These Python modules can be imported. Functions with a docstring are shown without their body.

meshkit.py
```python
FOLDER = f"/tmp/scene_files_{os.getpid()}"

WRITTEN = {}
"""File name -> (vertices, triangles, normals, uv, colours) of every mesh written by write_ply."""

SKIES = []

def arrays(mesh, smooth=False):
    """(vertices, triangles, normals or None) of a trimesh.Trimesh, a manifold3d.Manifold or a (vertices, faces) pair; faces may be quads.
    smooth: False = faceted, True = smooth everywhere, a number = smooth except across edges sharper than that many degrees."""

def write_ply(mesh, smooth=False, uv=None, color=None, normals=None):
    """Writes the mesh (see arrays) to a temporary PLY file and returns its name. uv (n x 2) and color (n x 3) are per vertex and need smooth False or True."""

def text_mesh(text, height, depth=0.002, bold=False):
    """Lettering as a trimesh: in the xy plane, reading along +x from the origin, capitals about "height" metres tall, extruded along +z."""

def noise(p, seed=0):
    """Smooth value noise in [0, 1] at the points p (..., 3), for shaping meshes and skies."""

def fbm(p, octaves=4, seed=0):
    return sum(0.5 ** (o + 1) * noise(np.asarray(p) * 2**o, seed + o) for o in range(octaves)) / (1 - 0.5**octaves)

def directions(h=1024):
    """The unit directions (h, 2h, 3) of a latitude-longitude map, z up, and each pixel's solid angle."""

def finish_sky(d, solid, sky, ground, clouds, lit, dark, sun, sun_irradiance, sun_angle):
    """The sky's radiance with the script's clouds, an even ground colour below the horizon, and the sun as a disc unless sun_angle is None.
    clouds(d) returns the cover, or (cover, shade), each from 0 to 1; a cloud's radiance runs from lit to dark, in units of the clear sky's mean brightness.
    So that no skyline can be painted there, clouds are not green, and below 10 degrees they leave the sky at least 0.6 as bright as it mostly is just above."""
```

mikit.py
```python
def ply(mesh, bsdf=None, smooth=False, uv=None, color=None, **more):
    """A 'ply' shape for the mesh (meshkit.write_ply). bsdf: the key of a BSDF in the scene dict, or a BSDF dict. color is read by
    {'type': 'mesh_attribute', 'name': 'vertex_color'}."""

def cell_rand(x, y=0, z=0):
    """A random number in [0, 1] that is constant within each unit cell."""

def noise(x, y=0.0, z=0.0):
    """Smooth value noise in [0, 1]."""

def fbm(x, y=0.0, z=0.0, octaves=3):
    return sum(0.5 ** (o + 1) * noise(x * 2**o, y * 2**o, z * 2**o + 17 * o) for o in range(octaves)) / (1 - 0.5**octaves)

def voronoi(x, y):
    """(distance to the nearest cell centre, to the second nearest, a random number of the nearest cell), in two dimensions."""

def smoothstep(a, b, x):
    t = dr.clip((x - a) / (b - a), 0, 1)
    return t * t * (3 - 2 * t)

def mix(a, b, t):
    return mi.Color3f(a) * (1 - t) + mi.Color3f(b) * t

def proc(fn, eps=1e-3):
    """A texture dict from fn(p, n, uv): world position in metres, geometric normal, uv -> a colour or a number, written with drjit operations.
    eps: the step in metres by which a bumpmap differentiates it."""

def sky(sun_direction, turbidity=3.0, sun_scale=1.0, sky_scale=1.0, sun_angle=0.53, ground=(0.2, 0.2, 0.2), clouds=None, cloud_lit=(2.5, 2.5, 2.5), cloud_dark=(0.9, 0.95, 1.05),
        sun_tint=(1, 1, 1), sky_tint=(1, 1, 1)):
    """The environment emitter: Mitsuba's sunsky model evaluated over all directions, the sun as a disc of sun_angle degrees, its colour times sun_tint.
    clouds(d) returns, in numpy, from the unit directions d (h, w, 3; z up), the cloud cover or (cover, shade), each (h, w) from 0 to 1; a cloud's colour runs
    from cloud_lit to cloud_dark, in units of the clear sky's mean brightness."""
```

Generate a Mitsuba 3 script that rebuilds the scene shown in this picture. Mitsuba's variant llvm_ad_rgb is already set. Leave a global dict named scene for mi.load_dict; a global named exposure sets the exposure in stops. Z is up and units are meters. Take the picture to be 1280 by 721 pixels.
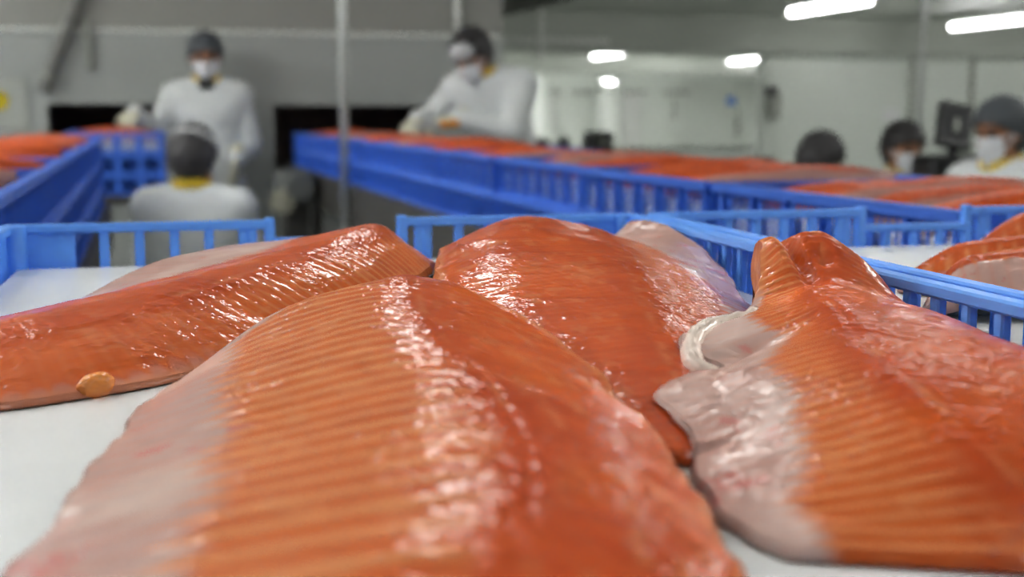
import math, random
import numpy as np, trimesh, drjit as dr, mitsuba as mi, manifold3d as m3, mikit, meshkit
from scipy.interpolate import PchipInterpolator, CubicSpline
from scipy.ndimage import map_coordinates, grey_dilation, gaussian_filter
from shapely.geometry import Polygon, box as sbox
from shapely.ops import unary_union
T = mi.ScalarTransform4f
scene, labels = {'type': 'scene'}, {}
rng = np.random.default_rng(7)

# ---------------------------------------------------------------- camera, exposure
exposure = -0.74
CAM_Z, PITCH = 1.30, math.radians(7.74)
scene['camera'] = {'type': 'thinlens', 'fov': 2 * math.degrees(math.atan(640 / 1600)), 'fov_axis': 'x',
    'aperture_radius': 0.0031, 'focus_distance': 0.70, 'near_clip': 0.02, 'far_clip': 200.0,
    'to_world': T().look_at(origin=[0, 0, CAM_Z], target=[0, math.cos(PITCH), CAM_Z - math.sin(PITCH)], up=[0, 0, 1])}
# the rows of the plant run along V, across along U
ANG = math.radians(16.0)
CA, SA = math.cos(ANG), math.sin(ANG)
def uv2w(u, v, z=0.0):
    return np.array([u * CA - v * SA, u * SA + v * CA, z])
def TUV(u, v, z=0.0, rot=0.0):
    p = uv2w(u, v, z)
    return T().translate(p.tolist()).rotate([0, 0, 1], math.degrees(ANG) + rot)

ANG_N = math.radians(13.7)      # the two near crates stand slightly askew to the rows
def TN(u, v, z=0.0, rot=0.0):
    c, s_ = math.cos(ANG_N), math.sin(ANG_N)
    return T().translate([u * c - v * s_, u * s_ + v * c, z]).rotate([0, 0, 1], math.degrees(ANG_N) + rot)

# ---------------------------------------------------------------- lamps: (u, v, z, length, radiance)
LAMP_E = 30.0
DEEP_E = 1.5      # the tubes of the deep hall are stronger
LAMPS = [  # over the near crates and down the left half (above the picture)
    (-1.1, 0.0, 2.70, .82), (0.7, -0.6, 2.70, .95), (2.3, 0.4, 2.70, .90), (-3.0, 3.6, 2.70, 5.0), (-1.8, 2.3, 2.70, 1.0), (-1.6, 4.4, 2.70, 1.2), (0.75, 4.0, 2.70, .55), (-0.6, 2.7, 2.70, .30), (5.2, 3.6, 2.70, 1.2), (3.5, 5.3, 2.70, .28), (4.8, 2.4, 2.70, .8), (-2.7, 6.0, 2.70, 2.4), (6.4, 6.0, 2.70, 1.0),
    # down the deep half (in view)
    (8.72, 15.35, 2.70, 2.6), (12.65, 17.3, 2.70, 2.6), (10.75, 29.2, 2.70, 2.6), (15.3, 31.0, 2.70, 2.6), (13.9, 37.6, 2.29, 2.6, -28),
    # down the deep half (hidden by the grey wall, the partition or beyond the right edge)
    (3.6, 14.0, 2.70, 3.5), (3.6, 21.0, 2.70, 4.5), (4.5, 27.5, 2.70, 14), (6.0, 36.0, 2.70, 22), (8.5, 43.0, 2.70, 22), (16.5, 26.0, 2.70, 4), (24.0, 38.0, 2.70, 22), (20.0, 30.0, 2.70, 14), (11.0, 8.5, 2.70, 1.2), (16.0, 13.0, 2.70, 1.6), (18.5, 17.0, 2.70, 1.6)]


# ---------------------------------------------------------------- helpers
def numbered(name):
    if not any(k == name or k.startswith(name + '__') for k in list(scene) + list(labels)):
        return name
    i = 1
    while any(k == f'{name}_{i:03d}' or k.startswith(f'{name}_{i:03d}__') for k in list(scene) + list(labels)):
        i += 1
    return f'{name}_{i:03d}'
_used = {}
def fresh(name):
    n = _used.get(name, 0); _used[name] = n + 1
    return name if n == 0 else f'{name}_{n:03d}'
def thing(name, label, cat, group=None):
    k = fresh(name)
    labels[k] = {'label': label, 'category': cat}
    if group: labels[k]['group'] = group
    return k
def struct(name, shape, label=None):
    k = fresh(name)
    scene[k] = shape
    labels[k] = {'kind': 'structure'}
    if label: labels[k]['label'] = label
    return k
def part(parent, name, shape, label=None, kind=None):
    k = fresh(parent + '__' + name)
    scene[k] = shape
    if label or kind:
        labels[k] = {}
        if label: labels[k]['label'] = label
        if kind: labels[k]['kind'] = kind
    return k
def put(shape, tw):
    return {**shape, 'to_world': tw}
def bx(x0, x1, y0, y1, z0, z1, bev=0.0):
    if bev <= 0:
        b = trimesh.creation.box(extents=[x1 - x0, y1 - y0, z1 - z0])
        b.apply_translation([(x0 + x1) / 2, (y0 + y1) / 2, (z0 + z1) / 2])
        return b
    pts = [[x, y, z] for x in (x0, x1) for y in (y0, y1) for z in (z0, z1)]
    c = np.mean(pts, 0); P = []
    for p in np.array(pts):
        s = np.sign(c - p)
        for k in range(3):
            q = p + s * bev; q[k] = p[k]; P.append(q)
    return trimesh.convex.convex_hull(np.array(P))
def cyl(p0, p1, r, n=16, r1=None):
    p0, p1 = np.array(p0, float), np.array(p1, float); r1 = r if r1 is None else r1
    z = (p1 - p0) / np.linalg.norm(p1 - p0)
    x = np.cross(z, [0, 0, 1] if abs(z[2]) < .9 else [1, 0, 0]); x /= np.linalg.norm(x); y = np.cross(z, x)
    a = np.arange(n) * 2 * np.pi / n
    ring = np.cos(a)[:, None] * x + np.sin(a)[:, None] * y
    return trimesh.convex.convex_hull(np.vstack([p0 + ring * r, p1 + ring * r1]))
def cat(ms):
    return trimesh.util.concatenate(ms)
def extr(poly, h):
    gs = getattr(poly, 'geoms', [poly])
    return cat([trimesh.creation.extrude_polygon(g, h, engine='earcut') for g in gs])

# ---------------------------------------------------------------- materials
def srgb(*c):
    c = np.array(c) / 255.0
    return np.where(c <= .04045, c / 12.92, ((c + .055) / 1.055) ** 2.4).tolist()
def rgb(c): return {'type': 'rgb', 'value': list(map(float, c))}
def princ(c, rough=.5, spec=.5, **k):
    return {'type': 'twosided', 'b': {'type': 'principled', 'base_color': rgb(c) if not isinstance(c, dict) else c, 'roughness': rough, 'specular': spec, **k}}
N, F, V3 = mikit.noise, mikit.fbm, mi.Color3f
def mat(name, b): scene['mat_' + name] = b; return 'mat_' + name
def mottle(a, b, f, f2=None):
    return mikit.proc(lambda p, n, uv: mikit.mix(a, b, F(p.x * f, p.y * f, p.z * (f2 or f), 3)))
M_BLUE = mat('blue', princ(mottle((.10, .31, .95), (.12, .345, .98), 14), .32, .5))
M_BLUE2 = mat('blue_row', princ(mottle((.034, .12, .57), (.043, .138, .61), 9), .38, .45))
M_FOAM = mat('foam', princ(mottle((.73, .73, .74), (.77, .77, .77), 25), .30, .5))
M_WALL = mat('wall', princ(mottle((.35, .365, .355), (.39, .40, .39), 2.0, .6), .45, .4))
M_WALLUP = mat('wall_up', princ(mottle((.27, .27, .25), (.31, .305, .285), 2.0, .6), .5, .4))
M_WHITEWALL = mat('white_wall', princ(mottle((.70, .74, .69), (.76, .79, .74), 1.2, .4), .45, .5))
M_CEIL = mat('ceiling', princ(mottle((.42, .44, .40), (.48, .50, .46), .8), .6, .3))
M_DARKCEIL = mat('duct', princ((.06, .065, .05), .6, .3))
M_FLOOR = mat('floor', princ(mottle((.16, .17, .16), (.24, .25, .24), 2.0), .35, .5))
M_STEEL = mat('steel', {'type': 'twosided', 'b': {'type': 'principled', 'base_color': rgb((.62, .63, .62)), 'metallic': 1.0, 'roughness': .28}})
M_DARKSTEEL = mat('dark_steel', princ((.03, .028, .025), .5, .5))
M_BLACK = mat('black', princ((.006, .006, .007), .35, .5))
M_GREY = mat('grey_metal', princ((.30, .31, .28), .45, .5))
M_TRIM = mat('trim_white', princ((.75, .76, .73), .25, .5))
M_WHITEP = mat('white_paint', princ((.8, .8, .8), .4, .5))
M_YELLOW = mat('yellow', princ((.66, .45, .02), .6, .3))
M_SIGNY = mat('sign_yellow', princ((.55, .42, .01), .5, .3))
M_SIGNW = mat('sign_white', princ((.42, .43, .40), .5, .3))
M_SIGNB = mat('sign_blue', princ((.12, .25, .60), .5, .3))
M_COAT = mat('coat', princ(mottle((.70, .72, .73), (.78, .79, .80), 8), .75, .2))
M_MASK = mat('mask', princ((.80, .80, .84), .8, .2))
M_SKIN = mat('skin', princ((.36, .16, .085), .5, .4))
M_HAIR = mat('hair', princ(mottle((.008, .006, .006), (.02, .018, .02), 60), .55, .4))
M_NET = mat('hair_net', princ(mottle((.014, .012, .013), (.045, .042, .045), 70), .6, .4))
M_NETG = mat('hair_net_grey', princ(mottle((.035, .04, .045), (.09, .10, .115), 70), .6, .4))
M_NETW = mat('hair_net_white', princ((.50, .50, .52), .6, .3))
M_GLOVE = mat('glove', princ((.72, .69, .55), .5, .4))
M_TROUS = mat('trousers', princ((.5, .52, .54), .8, .2))
M_BOOT = mat('boot', princ((.7, .7, .7), .4, .5))
M_ORANGEEAR = mat('ear_plug', princ((.75, .28, .02), .6, .3))
M_SCREEN = mat('screen', princ((.012, .013, .015), .5, .3))
def flesh(rough=.10, bump=.00075):
    core = {'type': 'principled', 'base_color': {'type': 'mesh_attribute', 'name': 'vertex_color'}, 'roughness': rough, 'specular': .20, 'flatness': .5}
    def b(p, n, uv):
        q = mikit.smoothstep(.44, .62, N(p.x * 64, p.y * 44, p.z * 44))
        c = N(p.x * 330, p.y * 260, p.z * 330)
        return (.30 + .70 * q) * (.62 * c * c + .24 * N(p.x * 760, p.y * 700, p.z * 760)) + .10 * N(p.x * 130, p.y * 130, p.z * 130)
    return {'type': 'twosided', 'b': {'type': 'bumpmap', 'tex': mikit.proc(b, 3e-4), 'scale': bump, 'b': core}}
M_FLESH = mat('flesh', flesh())
M_FISHSKIN = mat('fish_skin', princ(mottle((.10, .11, .13), (.42, .44, .47), 40), .22, .6))
M_FARFLESH = mat('far_flesh', {'type': 'twosided', 'b': {'type': 'principled', 'base_color': {'type': 'mesh_attribute', 'name': 'vertex_color'}, 'roughness': .35, 'specular': .18}})

# ---------------------------------------------------------------- the setting
RV0, RV1, RU0, RU1, CEIL = -4.5, 48.0, -4.5, 30.0, 2.95
def uvbox(u0, u1, v0, v1, z0, z1, m, bev=0.0):
    return mikit.ply(bx(u0, u1, v0, v1, z0, z1, bev), m, to_world=TUV(0, 0))
struct('floor', uvbox(RU0, RU1, RV0, RV1, -.1, 0, M_FLOOR))
struct('ceiling', uvbox(RU0, RU1, RV0, RV1, CEIL, CEIL + .1, M_CEIL))
struct('wall_near', uvbox(RU0, RU1, RV0 - .1, RV0, 0, CEIL, M_WHITEWALL))
struct('wall_left', uvbox(RU0 - .1, RU0, RV0, RV1, 0, CEIL, M_WALL))
struct('wall_right', uvbox(RU1, RU1 + .1, RV0, RV1, 0, CEIL, M_WHITEWALL))
struct('wall_far', uvbox(RU0, RU1, RV1, RV1 + .1, 0, CEIL, M_WHITEWALL))
WV, WU1 = 7.60, 2.12          # the grey wall with two hatches
SEAM = 1.765
hat = [(-.50, .08, .96, 1.357), (.74, 1.62, .94, 1.352)]
wl = sbox(RU0, 0, WU1, SEAM - .012)
for a, b, c, d in hat: wl = wl.difference(sbox(a, c, b, d))
w = extr(wl, .10); w.apply_transform(trimesh.transformations.rotation_matrix(math.pi / 2, [1, 0, 0])); w.apply_translation([0, WV + .10, 0])
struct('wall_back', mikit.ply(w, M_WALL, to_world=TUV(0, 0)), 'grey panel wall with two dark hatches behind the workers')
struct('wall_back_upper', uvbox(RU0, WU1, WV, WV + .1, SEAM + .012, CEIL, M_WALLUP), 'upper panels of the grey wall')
struct('trim_1', uvbox(RU0, WU1, WV - .012, WV + .09, SEAM - .012, SEAM + .012, M_TRIM, .004), 'pale rail along the grey wall')
struct('wall_return', uvbox(WU1 - .1, WU1, WV + .1, 20.0, 0, CEIL, M_WALL))
struct('wall_hatch_back', uvbox(RU0, WU1 - .1, WV + 1.4, WV + 1.5, 0, CEIL, mat('hatch_back', princ((.20, .15, .14), .6, .3))))
struct('beam_1', uvbox(WU1, RU1, 19.9, 20.5, 2.30, CEIL, M_CEIL, .02), 'grey ceiling beam across the deep hall')
struct('beam_2', uvbox(WU1, RU1, 33.5, 34.0, 2.42, CEIL, M_CEIL, .02))
pw = bx(10.1, RU1, 20.0, 20.25, 0, 2.34)
struct('wall_partition', uvbox(10.15, RU1, 20.02, 20.25, 0, 2.30, M_WHITEWALL, .06), 'white partition under the beam')

def lamp(u, v, z, e, rot=0):
    k = thing('ceiling_lamp', '', 'lamp')
    part(k, 'housing', mikit.ply(bx(-.07, .07, -1.02, 1.02, .05, .11, .01), M_WHITEP, to_world=TUV(u, v, z, rot)))
    for s in (-.7, .7):
        part(k, 'rod', mikit.ply(cyl((0, s, .11), (0, s, CEIL - z), .012, 8), M_STEEL, to_world=TUV(u, v, z, rot)))
    tube = cat([cyl((0, -1.0, 0), (0, 1.0, 0), .05, 14)])
    part(k, 'tube', mikit.ply(tube, M_WHITEP, smooth=40, to_world=TUV(u, v, z, rot), emitter={'type': 'area', 'radiance': rgb((LAMP_E * e, LAMP_E * e * 1.02, LAMP_E * e * .98))}), 'glowing white diffuser')
    return k
LAMP_KEYS = [lamp(*a) for a in [(q[0], q[1], q[2], q[3] * (DEEP_E if q[1] > 8 else 1)) + tuple(q[4:]) for q in LAMPS]]

# ---------------------------------------------------------------- crates
RIM = 1.21                      # rim height of the near crates
CH = .09                        # crate height
WHITE = RIM - .036              # top of the white foam
def wall_near_crate(parent, name, length, notch, tw, flip):
    """a slatted wall in its own x (along) z (up) plane, centred at x = 0; thickness along +y (inwards when flip is 1)"""
    th, H = .0035, CH
    k = part(parent, name, None)
    P, pitch, sw = .055, .0285, .0080
    half = length / 2
    def sl(x0, x1, z0, z1, y0=0., y1=th, bev=.0008): return bx(x0, x1, y0 * flip if flip > 0 else -y1, y1 * flip if flip > 0 else -y0, z0, z1, bev)
    solid = [sl(-half, half, 0, .022), sl(-half, -half + P, .022, H - .003), sl(half - P, half, .022, H - .003)]
    nz = H - .0155
    nh = .0575 if notch else 0
    rim = []
    segs = [(-half, -nh), (nh, half)] if notch else [(-half, half)]
    for a, b in segs:
        rim.append(sl(a, b, H - .0075, H, -.004, th + .004, .0014))
        pass
    if notch:
        rim.append(sl(-nh - .004, nh + .004, nz - .007, nz, -.004, th + .004, .0014))
        for s in (-1, 1):
            rim.append(sl(s * nh - .0045, s * nh + .0045, .02, H + .0022, -.0035, th + .0035, .0014))
    scene[k] = mikit.ply(cat(solid), M_BLUE, to_world=tw)
    part(parent, 'rim', mikit.ply(cat(rim), M_BLUE, to_world=tw))
    xs, x = [], half - P - .019 - sw / 2
    lim = nh + .012
    while x > lim - 1e-4:
        xs += [x, -x]; x -= pitch
    if notch: xs += [lim + .003, -lim - .003, 0., nh * .5, -nh * .5]
    elif x > -pitch * .3: xs.append(0.)
    for x in xs:
        top = nz - .005 if notch and abs(x) < nh else H - .006
        part(k, 'slat', mikit.ply(sl(x - sw / 2, x + sw / 2, .02, top, -.0012, th + .0012, .0012), M_BLUE, to_world=tw))
def near_crate(u0, u1, v0, v1, z0, label, tw_extra=None):
    k = thing('fish_crate', label, 'crate')
    W, L = u1 - u0, v1 - v0
    uc, vc = (u0 + u1) / 2, (v0 + v1) / 2
    part(k, 'base', mikit.ply(bx(-W / 2 + .003, W / 2 - .003, -L / 2 + .003, L / 2 - .003, 0, .004), M_BLUE, to_world=TN(uc, vc, z0)))
    wall_near_crate(k, 'end_wall', W, True, TN(uc, v1, z0), -1)
    wall_near_crate(k, 'end_wall', W, True, TN(uc, v0, z0), 1)
    wall_near_crate(k, 'side_wall', L - .008, False, TN(u0, vc, z0, 90), -1)
    wall_near_crate(k, 'side_wall', L - .008, False, TN(u1, vc, z0, 90), 1)
    for (a, b) in ((u0, v0), (u0, v1), (u1, v0), (u1, v1)):
        su, sv = (1 if a == u0 else -1), (1 if b == v0 else -1)
        part(k, 'corner_post', mikit.ply(cyl((su * .008, sv * .008, .004), (su * .008, sv * .008, CH - .001), .010, 14), M_BLUE, smooth=40, to_world=TN(a, b, z0)))
    return k
NZ = RIM - CH
CR1 = (-.157, .387, .185, 1.120)
CR2 = (.404, .948, .19, 1.120)
near_crate(*CR1, NZ, 'blue slatted crate holding the large salmon fillets at the front')
near_crate(*CR2, NZ, 'blue slatted crate on the right beside the front crate')
def foam(cr, label):
    k = thing('foam_board', label, 'board')
    u0, u1, v0, v1 = cr
    scene[k] = mikit.ply(bx(u0 + .009, u1 - .009, v0 + .009, v1 - .009, NZ + .0042, WHITE, .002), M_FOAM, to_world=TN(0, 0))
foam(CR1, 'white foam board under the large front fillets')
foam(CR2, 'white foam board in the right-hand crate')

# row crates: .60 along the row, .40 across
RL, RW = .60, .40
def row_wall(L, lip):
    half, H = L / 2, CH
    p = sbox(-half, 0, half, H)
    x = -half + .022
    while x < half - .03:
        for i in range(4):
            a = x + i * .0165
            if a + .013 < half - .012:
                p = p.difference(sbox(a, .014, a + .0128, H - .018))
        x += .0935
    m = extr(p, .0026)
    rim = bx(-half, half, H - .013, H, -.004, .0026 + lip)
    foot = bx(-half, half, 0, .010, 0, .0026 + lip * .5)
    rib = [bx(xx - .004, xx + .004, .010, H - .013, .0026, .0026 + lip * .6) for xx in np.arange(-half + .012, half, .0935)]
    m = cat([m, rim, foot] + rib)
    m.apply_transform(trimesh.transformations.rotation_matrix(math.pi / 2, [1, 0, 0]) )
    m.vertices[:, 1] *= -1; m.invert()
    return m
def _rc():
    ends, sides = row_wall(RW, .0015), row_wall(RL, .011)
    R = lambda a: trimesh.transformations.rotation_matrix(a, [0, 0, 1])
    out = {'base': [bx(-RW / 2, RW / 2, -RL / 2, RL / 2, 0, .004)], 'end_wall': [], 'side_wall': []}
    e = ends.copy(); e.apply_translation([0, RL / 2, 0]); out['end_wall'].append(e)
    e = ends.copy(); e.apply_transform(R(math.pi)); e.apply_translation([0, -RL / 2, 0]); out['end_wall'].append(e)
    e = sides.copy(); e.apply_transform(R(math.pi / 2)); e.apply_translation([-RW / 2, 0, 0]); out['side_wall'].append(e)
    e = sides.copy(); e.apply_transform(R(-math.pi / 2)); e.apply_translation([RW / 2, 0, 0]); out['side_wall'].append(e)
    return out
_RC = _rc()
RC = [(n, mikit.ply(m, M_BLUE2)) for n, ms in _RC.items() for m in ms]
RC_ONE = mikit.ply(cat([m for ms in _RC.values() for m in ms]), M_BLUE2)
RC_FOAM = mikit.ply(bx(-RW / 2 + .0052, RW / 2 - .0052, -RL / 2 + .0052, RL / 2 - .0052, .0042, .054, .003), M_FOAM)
ORD = 'first second third fourth fifth sixth seventh eighth ninth tenth eleventh twelfth thirteenth'.split()
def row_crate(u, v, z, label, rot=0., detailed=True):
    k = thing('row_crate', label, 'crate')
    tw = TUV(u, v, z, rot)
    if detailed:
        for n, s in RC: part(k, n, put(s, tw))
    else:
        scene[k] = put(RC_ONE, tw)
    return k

# ---------------------------------------------------------------- salmon fillets
HX0, HX1, HY0, HY1, HR = -.75, .75, .05, 1.4, .0015
HMAP = np.full((int((HY1 - HY0) / HR), int((HX1 - HX0) / HR)), WHITE)
def h_at(x, y):
    return map_coordinates(HMAP, [(y - HY0) / HR, (x - HX0) / HR], order=1, mode='nearest')
def h_put(x, y, z):
    global HMAP
    new = np.zeros_like(HMAP)
    i, j = np.round((y - HY0) / HR).astype(int).ravel(), np.round((x - HX0) / HR).astype(int).ravel()
    ok = (i >= 0) & (j >= 0) & (i < HMAP.shape[0]) & (j < HMAP.shape[1])
    np.maximum.at(new, (i[ok], j[ok]), z.ravel()[ok])
    new = grey_dilation(new, size=(3, 3))
    HMAP = np.maximum(HMAP, new)
def sm(a, b, x):
    t = np.clip((x - a) / (b - a), 0, 1); return t * t * (3 - 2 * t)
ORANGE, PALE, RED, MEMB, DEEP = map(np.array, ((.55, .074, .012), (.64, .25, .10), (.41, .040, .010), (.45, .285, .255), (.60, .105, .008)))
def fbm2(a, b, f, seed, octv=4): return meshkit.fbm(np.stack([a * f, b * f, 0 * a + .37 * seed], -1), octv, seed)

def fillet(label, rows, ns, nt, seed, style, extra=None, group=None, onmap=True, zoff=None, edge_th=.006):
    """rows: stations from one end to the other, each (left (x, y, h), spine (x, y, h), right (x, y, h), h between left and spine, h between spine and right);
    heights in centimetres above the white foam"""
    k = thing('salmon_fillet', label, 'fish fillet', group)
    R = []
    for Lp, Sp, Rp, h1, h2 in rows:
        Lp, Sp, Rp = map(np.array, (Lp, Sp, Rp))
        a, b = (Lp + Sp) / 2, (Sp + Rp) / 2
        a[2], b[2] = h1, h2
        R.append([Lp, a, Sp, b, Rp])
    R = np.array(R, float)                                        # K, 5, 3
    mid = R[:, 2, :2]
    q = np.r_[0, np.cumsum(np.linalg.norm(np.diff(mid, axis=0), axis=1))]
    length = q[-1]
    sq = np.linspace(0, length, ns)
    G = np.stack([PchipInterpolator(q, R[:, c], axis=0)(sq) for c in range(5)], 1)      # ns, 5, 3
    t = (1 - np.cos(np.linspace(0, np.pi, nt))) / 2 * .25 + np.linspace(0, 1, nt) * .75
    tn = np.array([0, .25, .5, .75, 1.])
    xy = PchipInterpolator(tn, G[:, :, :2], axis=1)(t)
    hh = PchipInterpolator(tn, G[:, :, 2], axis=1)(t)
    X, Y = xy[..., 0], xy[..., 1]
    wid = np.linalg.norm(G[:, 4, :2] - G[:, 0, :2], axis=1)[:, None]
    A = sq[:, None] + 0 * t[None]                                 # along, metres
    C = (t[None] - .5) * wid                                      # across, metres
    tt = t[None] + 0 * A
    # outline wobble
    wob = (fbm2(A, tt * 0 + np.sign(tt - .5), 38, seed + 5, 3) - .5) * .008
    nx = (G[:, 4, :2] - G[:, 0, :2]); nx /= np.linalg.norm(nx, axis=1, keepdims=True)
    e = (np.abs(tt - .5) * 2) ** 3 * np.sign(tt - .5)
    X = X + wob * e * nx[:, :1]; Y = Y + wob * e * nx[:, 1:]
    z = WHITE + hh / 100
    if extra is not None: z = z + extra(X, Y)
    base = h_at(X, Y) if onmap else np.full_like(X, WHITE if zoff is None else zoff)
    sedge, eedge = np.minimum(tt, 1 - tt) * wid, np.minimum(A, length - A)
    edge = np.minimum(sedge, eedge + .004)
    th = edge_th + .075 * np.minimum(sm(.012, .06, sedge), sm(-.004, .012, eedge)) + .03 * sm(.010, .0, eedge)
    z = np.maximum(z, base + .0035 + .004 * sm(0, .02, edge))
    th = th + 2.0 * np.maximum(0, z - base - .030) * sm(.02, .0, sedge)
    dz, col = style(A, C, tt, wid, length, seed)
    z = z + dz * sm(.0, .006, edge)
    zb = np.maximum(base + .0004, z - th)
    zb = np.minimum(zb, z - .002)
    if onmap: h_put(X, Y, z)
    top = np.stack([X, Y, z], -1).reshape(-1, 3)
    idx = np.arange(ns * nt).reshape(ns, nt)
    quad = lambda I: np.stack([I[:-1, :-1], I[1:, :-1], I[1:, 1:], I[:-1, 1:]], -1).reshape(-1, 4)
    # flesh: the top and a side that turns under; skin: the underside
    loop = np.r_[idx[0, :-1], idx[:-1, -1], idx[-1, :0:-1], idx[:0:-1, 0]]
    bot = np.stack([X, Y, zb], -1).reshape(-1, 3)
    n0 = len(top)
    lt, lb = top[loop], bot[loop]
    cen = np.roll(lt, -2, 0) - np.roll(lt, 2, 0)
    out = np.stack([cen[:, 1], -cen[:, 0]], -1); out /= np.linalg.norm(out, axis=1, keepdims=True) + 1e-9
    if np.sum(out * (lt[:, :2] - top[:, :2].mean(0))) < 0: out = -out
    ringm = lt * .45 + lb * .55; ringm[:, :2] += out * .0016
    ring_b = lb + [0, 0, .0006]; ring_b[:, :2] += out * .0014
    V = np.vstack([top, ringm, ring_b])
    m = len(loop); a = np.arange(m); b = (a + 1) % m
    f1 = np.stack([loop, n0 + a, n0 + b, loop[b]], -1)
    f2 = np.stack([n0 + a, n0 + m + a, n0 + m + b, n0 + b], -1)
    Fq = np.vstack([quad(idx), f1[:, ::-1], f2[:, ::-1]])
    cc = col.reshape(-1, 3)
    cV = np.vstack([cc, cc[loop] * .92, cc[loop] * .85])
    uv = np.vstack([np.stack([A, C + .5], -1).reshape(-1, 2)] + [np.stack([A, C + .5], -1).reshape(-1, 2)[loop]] * 2)
    mesh = meshkit.arrays((V, Fq[:, ::-1]))
    # orient upwards
    v_, f_ = mesh[0], mesh[1]
    nz = np.cross(v_[f_[0, 1]] - v_[f_[0, 0]], v_[f_[0, 2]] - v_[f_[0, 0]])[2]
    if nz < 0: f_ = f_[:, ::-1]
    part(k, 'flesh', mikit.ply(trimesh.Trimesh(v_, f_, process=False), M_FLESH, smooth=True, uv=uv, color=np.clip(cV, 0, 1)))
    st = 3
    ii = idx[np.unique(np.r_[0:ns:st, ns - 1])][:, np.unique(np.r_[0:nt:st, nt - 1])]
    sk = bot.copy()
    part(k, 'skin', mikit.ply(trimesh.Trimesh(sk, meshkit.arrays((sk, quad(ii)))[1], process=True), M_FISHSKIN, smooth=True), 'silver-grey skin on the underside')
    return k

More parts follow.
